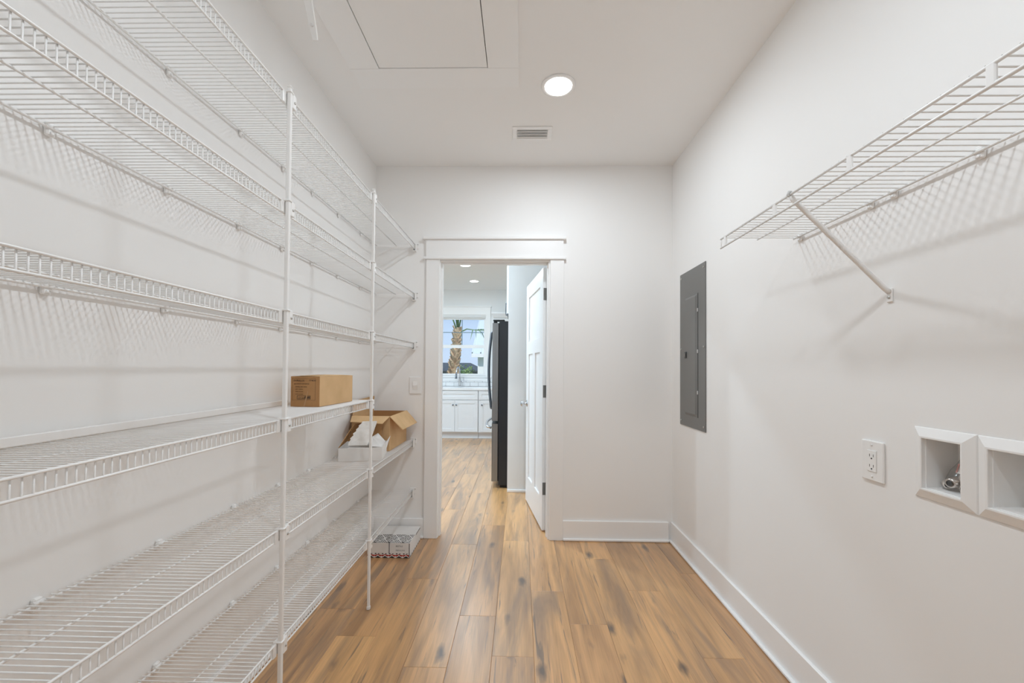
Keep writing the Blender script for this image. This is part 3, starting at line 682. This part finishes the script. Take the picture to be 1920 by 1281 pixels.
# ------------------------------------------------------------------ boxes
# closed box with printed end, on the short shelf
SZ = SH[3]+.0035
bx = thing('cardboard_box', (-.9234, 1.9006, SZ), 'closed brown cardboard box with printed end on the short shelf', 'box', rz=math.radians(-2.4))
hx, hy, hz = .064, .157, .130
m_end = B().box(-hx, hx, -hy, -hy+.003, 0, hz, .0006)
local('end_panel', m_end, 'cardboard_shaded', bx)
local('end_panel', B().box(-hx, hx, hy-.003, hy, 0, hz, .0006), 'cardboard', bx)
local('side_panel', B().box(hx-.003, hx, -hy+.003, hy-.003, 0, hz, .0006), 'cardboard', bx)
local('side_panel', B().box(-hx, -hx+.003, -hy+.003, hy-.003, 0, hz, .0006), 'cardboard', bx)
local('bottom', B().box(-hx+.003, hx-.003, -hy+.003, hy-.003, 0, .003), 'cardboard', bx)
for sgn in (-1, 1):
    b = B(); n = 6; top = []; 
    for i in range(n+1):
        y = -hy+.001+(2*hy-.002)*i/n; bulge = .004*math.sin(math.pi*i/n)
        top.append([b.b.verts.new((x, y, hz+zz)) for x, zz in ((sgn*hx*.995, .0005), (sgn*hx*.5, .002+bulge*.8), (sgn*.001, .0015+bulge))])
    for i in range(n):
        for j in range(2): b.b.faces.new((top[i][j], top[i][j+1], top[i+1][j+1], top[i+1][j]))
    local('top_flap', b, 'cardboard', bx)
# faint print on the end: ruled frame, lines of text, framed lot number, strip of tape
Rm = Matrix.Rotation(math.pi/2, 4, 'X')
def tx(t, size, x, z, m='ink'):
    me = text_mesh(t, size*.78, Matrix.Translation((x*.7-.004, -hy-.0006, z)) @ Rm); local('print', me, m, bx)
tx('DURALUX', .0135, -.068, .108); tx('TT4034', .0125, .030, .109); tx('LED BULB CARTRIDGE', .0088, -.066, .0955, 'ink_faint')
for i, (t, ww) in enumerate((('MODEL  8045 3000K', 0), ('QTY  12 PCS', 0), ('N.W. 4.2 KGS', 0), ('G.W. 5.0 KGS', 0))): tx(t, .0075, -.055, .083-.0105*i, 'ink_faint')
tx('LOT 0251', .0095, -.036, .0345)
def frame(x0, x1, z0, z1, t, m):
    b = B(); y0, y1 = -hy-.0005, -hy+.0005; x0, x1 = x0*.7-.004, x1*.7-.004
    b.box(x0, x1, y0, y1, z0, z0+t); b.box(x0, x1, y0, y1, z1-t, z1); b.box(x0, x0+t, y0, y1, z0+t, z1-t); b.box(x1-t, x1, y0, y1, z0+t, z1-t)
    local('printed_frame', b, m, bx)
frame(-.076, .072, .027, .122, .0009, 'ink_faint'); frame(-.045, .041, .031, .047, .0018, 'ink')
b = B()
for i in range(13): b.box(-.002+i*.0019, -.002+i*.0019+.0009*(1+i % 2), -hy-.0007, -hy+.0003, .0345, .0435)
local('barcode', b, 'ink', bx)
local('tape', B().poly([(-.006, -hy-.0009, .0), (.0, -hy-.0009, .0), (.016, -hy-.0009, .066), (.012, -hy-.0009, .066)], .0003), 'tape', bx)

# open box with flaps, on the shelf below
SZ5 = SH[4]+.0035
ob = thing('cardboard_box', (-.94, 2.75, SZ5), 'open brown cardboard box with raised flaps against the end wall', 'box')
ox0, ox1, oy0, oy1, oz0, oz1, ot = -1.066, -.824, 2.565, 2.945, SZ5, .930, .004
put('bottom', B().box(ox0, ox1, oy0, oy1, oz0, oz0+ot), 'cardboard', ob)
put('side_panel', B().box(ox0, ox0+ot, oy0, oy1, oz0+ot, oz1), 'cardboard', ob)
put('side_panel', B().box(ox1-ot, ox1, oy0, oy1, oz0+ot, oz1), 'cardboard', ob)
put('end_panel', B().box(ox0+ot, ox1-ot, oy0, oy0+ot, oz0+ot, oz1), 'cardboard', ob)
put('end_panel', B().box(ox0+ot, ox1-ot, oy1-ot, oy1, oz0+ot, oz1), 'kraft_inside', ob)
put('flap', B().poly([(ox0+.003, oy0+.015, oz1), (ox0+.003, oy1, oz1), (ox0+.006, oy1, oz1+.105), (ox0+.006, oy0+.015, oz1+.098)], .004), 'cardboard', ob)
put('flap', B().poly([(ox1-.002, oy0, oz1+.001), (ox1-.002, oy1, oz1+.001), (ox1+.072, oy1+.012, oz1-.088), (ox1+.086, oy0-.015, oz1-.080)], .004), 'cardboard', ob)
put('flap', B().poly([(ox0, oy0+.003, oz1+.001), (ox1, oy0+.003, oz1+.001), (ox1-.012, oy0-.105, oz1-.032), (ox0+.035, oy0-.105, oz1-.022)], .004), 'cardboard', ob)

# white mailer tray on the same shelf, lid up, brown inside
wb = thing('white_box', (-.92, 2.39, SZ5), 'shallow white carton with brown inside, opened before the open cardboard box', 'box', rz=math.radians(11.8))
tw, td, th, tk = .117, .112, .074, .003
local('bottom', B().box(-tw, tw, -td, td, 0, tk), 'white_card', wb)
local('front_wall', B().box(-tw, tw, -td, -td+tk, tk, th, .0005), 'white_card', wb)
local('side_wall', B().box(-tw, -tw+tk, -td+tk, td, tk, th), 'white_card', wb)
local('side_wall', B().box(tw-tk, tw, -td+tk, td, tk, th), 'white_card', wb)
local('back_wall', B().box(-tw+tk, tw-tk, td-tk, td, tk, th), 'white_card', wb)
local('lid', B().poly([(-tw, td, th+.001), (tw*.75, td, th+.001), (tw*.7, td+.012, th+.102), (-tw*.25, td+.010, th+.110), (-tw*.62, td+.008, th+.104)], .003), 'kraft_inside', wb)
local('side_flap', B().poly([(-tw+.002, -td+.002, th+.001), (-tw+.002, td-.004, th+.001), (-tw*.66, td-.002, th+.104), (-tw*.60, td-.02, th+.108)], .003), 'kraft_inside', wb)
local('side_flap', B().poly([(tw-.003, -td+.004, th+.002), (tw-.004, td-.03, th+.002), (tw-.05, td-.015, th+.050), (tw-.078, td-.04, th+.034), (tw-.070, -td+.02, th+.006)], .003), 'white_card', wb)
local('corner_tab', B().poly([(tw+.001, td-.06, .02), (tw+.001, td-.01, .045), (tw+.022, td+.0, th+.028), (tw+.002, td-.05, th-.006)], .002), 'white_card', wb)
# torn foam slab leaning out of the carton
fs = thing('packing_sheet', (-.93, 2.378, SZ5+.004), 'torn white packing sheet leaning out of the shallow white carton', 'packing', rz=math.radians(8))
b = B(); le = [(-.055, .075), (-.058, .09), (-.048, .105), (-.052, .112), (-.036, .128), (-.040, .138), (-.024, .150), (-.026, .160), (-.012, .172), (-.014, .180), (.000, .192), (.004, .203)]
ri = [(.085, .205), (.076, .17), (.066, .13), (.056, .095), (.048, .076)]
fr_ = [(x, -.055+(z-.07)*.55+random.uniform(-.002, .002), z-.004) for x, z in le+ri]
b.poly(fr_, .014)
local('sheet', b, 'paper', fs)
local('lower_fold', B().poly([(-.055, -.06, .066), (.05, -.06, .064), (.052, -.045, .010), (-.05, -.045, .010)], .008), 'paper', fs)

# patterned box on the floor under the lowest shelf
pb = thing('patterned_box', (-.853, 2.806, 0), 'flat white box with black and red zigzag print on the floor', 'box')
bx0, bx1, by0, by1, bh = -.992, -.715, 2.664, 2.950, .098
put('carton', B().box(bx0, bx1, by0, by1, .001, bh, .001), 'white_card', pb)
def pat(polys, m, name='printed_pattern'):
    b = B()
    for q in polys: b.poly(q, .0003)
    put(name, b, m, pb)
zt = bh+.0006; yf = by0-.0006
blk, red = [], []
wd = bx1-bx0; n = 3; cwid = wd/n; dep = .135
def topq(pts): blk.append([(bx0+u*cwid, by0+v*dep, zt) for u, v in pts])
def diam(cx, cy, rx, ry): topq([(cx-rx, cy), (cx, cy-ry), (cx+rx, cy), (cx, cy+ry)])
def bar(u0, v0, u1, v1, t=.045):
    topq([(u0-t, v0), (u0+t, v0), (u1+t, v1), (u1-t, v1)])
for i in range(n):
    c = i+.5
    diam(c, .5, .07, .06); 
    for k in (.17, .30, .42):
        for sx_ in (-1, 1):
            for sy_ in (-1, 1):
                segs = 2
                for g_ in range(segs):
                    a0, a1 = g_/segs+.06, (g_+1)/segs-.06
                    u0, v0 = c+sx_*k*(1-a0), .5+sy_*k*1.05*a0; u1, v1 = c+sx_*k*(1-a1), .5+sy_*k*1.05*a1
                    topq([(u0-.03, v0), (u0+.03, v0), (u1+.03, v1), (u1-.03, v1)] if v1 > v0 else [(u0+.03, v0), (u0-.03, v0), (u1-.03, v1), (u1+.03, v1)])
for i in range(n+1):                                    # half diamonds between the full ones
    for vc, sy_ in ((0, 1), (1, -1)):
        for k in (.10, .23, .36):
            for sx_ in (-1, 1):
                if not 0 <= i+sx_*.2 <= n: continue
                for g_ in range(2):
                    a0, a1 = g_/2+.05, (g_+1)/2-.05
                    q = [(i+sx_*k*(1-a0)-.03, vc+sy_*k*a0), (i+sx_*k*(1-a0)+.03, vc+sy_*k*a0), (i+sx_*k*(1-a1)+.03, vc+sy_*k*a1), (i+sx_*k*(1-a1)-.03, vc+sy_*k*a1)]
                    topq([(min(max(u, 0), n), v) for u, v in q])
for i in range(n): topq([(i+.3, .0), (i+.7, .0), (i+.5, .10)])
pat(blk, 'print_black')
fb = []
def frq(lst, pts): lst.append([(bx0+u*wd, yf, .001+v*.097) for u, v in pts])
for i in range(6):
    a, e = i/6, (i+1)/6; mid = (a+e)/2
    frq(fb, [(a+.01, .0), (e-.01, .0), (mid, .13)]); frq(red, [(a, .13), (a+.03, .09), (mid, .20), (e-.03, .09), (e, .13), (e, .19), (mid, .235), (a, .19)])
    frq(fb, [(a+.012, .245), (a+.05, .245), (a+.05, .31), (a+.012, .31)]); frq(fb, [(mid-.01, .25), (mid+.03, .25), (mid+.045, .30), (mid+.01, .30)])
frq(fb, [(.985, .0), (1.0, .0), (1.0, .97), (.985, .97)])
pat(fb, 'print_black'); pat(red, 'print_red')
sd = []
for i in range(7):
    y = by0+.155+i*.018; sd.append([(bx1+.0006, y, bh-.014), (bx1+.0006, y+.012, bh-.010), (bx1+.0006, y+.014, bh-.002), (bx1+.0006, y+.003, bh-.004)])
    y = by0+.01+i*.038; sd.append([(bx1+.0006, y, .002), (bx1+.0006, y+.02, .002), (bx1+.0006, y+.014, .014)])
pat(sd, 'print_black')
put('front_strip', B().box(bx0+.140, bx0+.147, by0-.0012, by0-.0002, .030, bh), 'print_grey', pb)  # thin grey vertical strip on the front face
for t_, z in (('BESTILE', .073), ('MEXICAN', .046)):
    put('print', text_mesh(t_, .0135, Matrix.Translation((bx0+.186, by0-.0008, z)) @ Rm), 'print_grey', pb)

# ------------------------------------------------------------------ outside the kitchen window
gz = -.7
struct('ground', B().box(-60, 60, KY+.3, 120, gz-.2, gz), 'lawn', 'dry green lawn outside the kitchen window', 'ground')
struct('ground_side', B().box(-60, -3.3, -20, KY+.3, gz-.2, gz), 'lawn', 'dry green lawn beside the house', 'ground')
pt = thing('palm_tree', (-2.12, 13, gz), 'palm tree with shaggy trunk outside the kitchen window', 'tree')
ax = [Vector((-2.22, 13, gz)), Vector((-2.16, 13, .8)), Vector((-2.08, 13, 1.6)), Vector((-2.02, 13, 2.45))]
put('trunk', B().tube(ax, [.20, .14, .105, .085], 14), 'palm_boot', pt)
bo = B()
for i in range(15):
    for j in range(9):
        t_ = (i+.5*(j % 2))/15; k = min(2, int(t_*3)); c = ax[k].lerp(ax[k+1], t_*3-k); a = 2*math.pi*j/9+i*.35; r = .185-.09*t_
        dv = Vector((math.cos(a), math.sin(a), 0)); sv = Vector((-math.sin(a), math.cos(a), 0)); s_ = random.uniform(.8, 1.25)
        bo.poly([c+dv*(r-.05)-sv*.075, c+dv*(r-.05)+sv*.075, c+dv*(r+.06*s_)+sv*.035+Vector((0, 0, .20*s_)), c+dv*(r+.06*s_)-sv*.035+Vector((0, 0, .20*s_))], .03)
tag(put('leaf_bases', bo, 'palm_boot', pt), None, None, None, 'stuff')
tip = ax[-1]
for j in range(9):
    a = (-.25 if j == 0 else 2*math.pi*j/8+random.uniform(-.15, .15)); up_ = .12 if j == 0 else random.uniform(1.15, 1.5); ln = .62 if j == 0 else random.uniform(1.3, 1.7)
    dv = Vector((math.cos(a)*math.cos(up_), math.sin(a)*math.cos(up_), math.sin(up_)))
    stem = [tip-Vector((0, 0, .1)), tip+dv*ln*.5, tip+dv*ln+Vector((0, 0, -.08))]
    f = put('frond', B().tube(stem, [.03, .018, .012], 6), 'palm_leaf', pt)
    b = B(); hub = stem[-1]; side = dv.cross(Vector((0, 0, 1))).normalized()
    for q in range(-6, 7):
        an = q*.24; dd = (dv*math.cos(an)+side*math.sin(an)).normalized(); e = hub+dd*.75+Vector((0, 0, -.22*(.4+abs(an)))); nrm = dd.cross(Vector((0, 0, 1))).normalized()*.018
        m_ = hub+dd*.4+Vector((0, 0, -.03)); b.poly([hub, m_-nrm, e, m_+nrm], .003)
    put('leaf_blades', b, 'palm_leaf', f)['kind'] = 'stuff'

nb = thing('neighbour_building', (0, 22, gz), 'white neighbouring building with pale standing seam metal roof', 'building')
put('wall', B().box(-2.15, 6, 20.4, 27.6, gz, 2.0), 'siding_white', nb)
for i in range(14): put('batten', B().box(-2.15+i*.4, -2.10+i*.4, 20.36, 20.4, gz, 1.95), 'siding_white', nb)
put('eave_board', B().box(-2.42, 6.2, 19.98, 20.06, 1.78, 1.95), 'siding_white', nb)
put('roof', B().poly([(-2.42, 20, 1.96), (6.2, 20, 1.96), (6.2, 24, 4.30), (-2.42, 24, 4.30)], .06), 'roof_metal', nb)
put('roof', B().poly([(-2.42, 24, 4.30), (6.2, 24, 4.30), (6.2, 28, 1.96), (-2.42, 28, 1.96)], .06), 'roof_metal', nb)
sl = Vector((0, 4, 2.34)); nn = Vector((0, -2.34, 4)).normalized()
for i in range(21):
    x = -2.41+i*.42; p0 = Vector((x, 20, 1.965)); q0 = p0+sl
    put('roof_seam', B().poly([p0, p0+Vector((.05, 0, 0)), q0+Vector((.05, 0, 0)), q0]).poly([p0, q0, q0+nn*.07, p0+nn*.07]).poly([p0+Vector((.05, 0, 0)), q0+Vector((.05, 0, 0)), q0+Vector((.05, 0, 0))+nn*.07, p0+Vector((.05, 0, 0))+nn*.07]).poly([p0+nn*.07, q0+nn*.07, q0+nn*.07+Vector((.05, 0, 0)), p0+nn*.07+Vector((.05, 0, 0))]), 'roof_metal', nb)
gh = thing('grey_house', (-6, 36, gz), 'dark grey house far behind the palm tree', 'house')
put('wall', B().box(-8.4, -3.9, 36, 42, gz, 1.05), 'house_grey', gh)
put('roof', B().poly([(-8.8, 35.6, 1.0), (-3.6, 35.6, 1.0), (-4.8, 39, 1.75), (-7.6, 39, 1.75)], .1).poly([(-3.6, 35.6, 1.0), (-3.6, 42.4, 1.0), (-4.8, 39, 1.75)], .1).poly([(-8.8, 42.4, 1.0), (-8.8, 35.6, 1.0), (-7.6, 39, 1.75)], .1), 'house_roof', gh)
for x in (-7.8, -6.9, -6.0, -5.0): put('window', B().box(x, x+.5, 35.96, 36, -.2, .7), 'siding_white', gh)
sb = thing('shrub', (-2.35, 17.5, gz), 'round green shrub beside the white neighbouring building', 'shrub')
put('stem', B().tube([(-2.35, 17.5, gz), (-2.33, 17.5, .6)], [.06, .03], 8), 'palm_boot', sb)
b = B()
for i in range(900):
    u = Vector((random.gauss(0, 1), random.gauss(0, 1), random.gauss(0, 1))).normalized(); r = random.uniform(.55, 1.0)
    c = Vector((-2.35+u.x*.55*r, 17.5+u.y*.55*r, .45+u.z*1.0*r)); a = Vector((random.gauss(0, 1), random.gauss(0, 1), random.gauss(0, 1))).normalized()*.07; d_ = a.cross(u).normalized()*.035
    b.poly([c-a, c+d_, c+a, c-d_])
put('foliage', b, 'bush_leaf', sb)['kind'] = 'stuff'
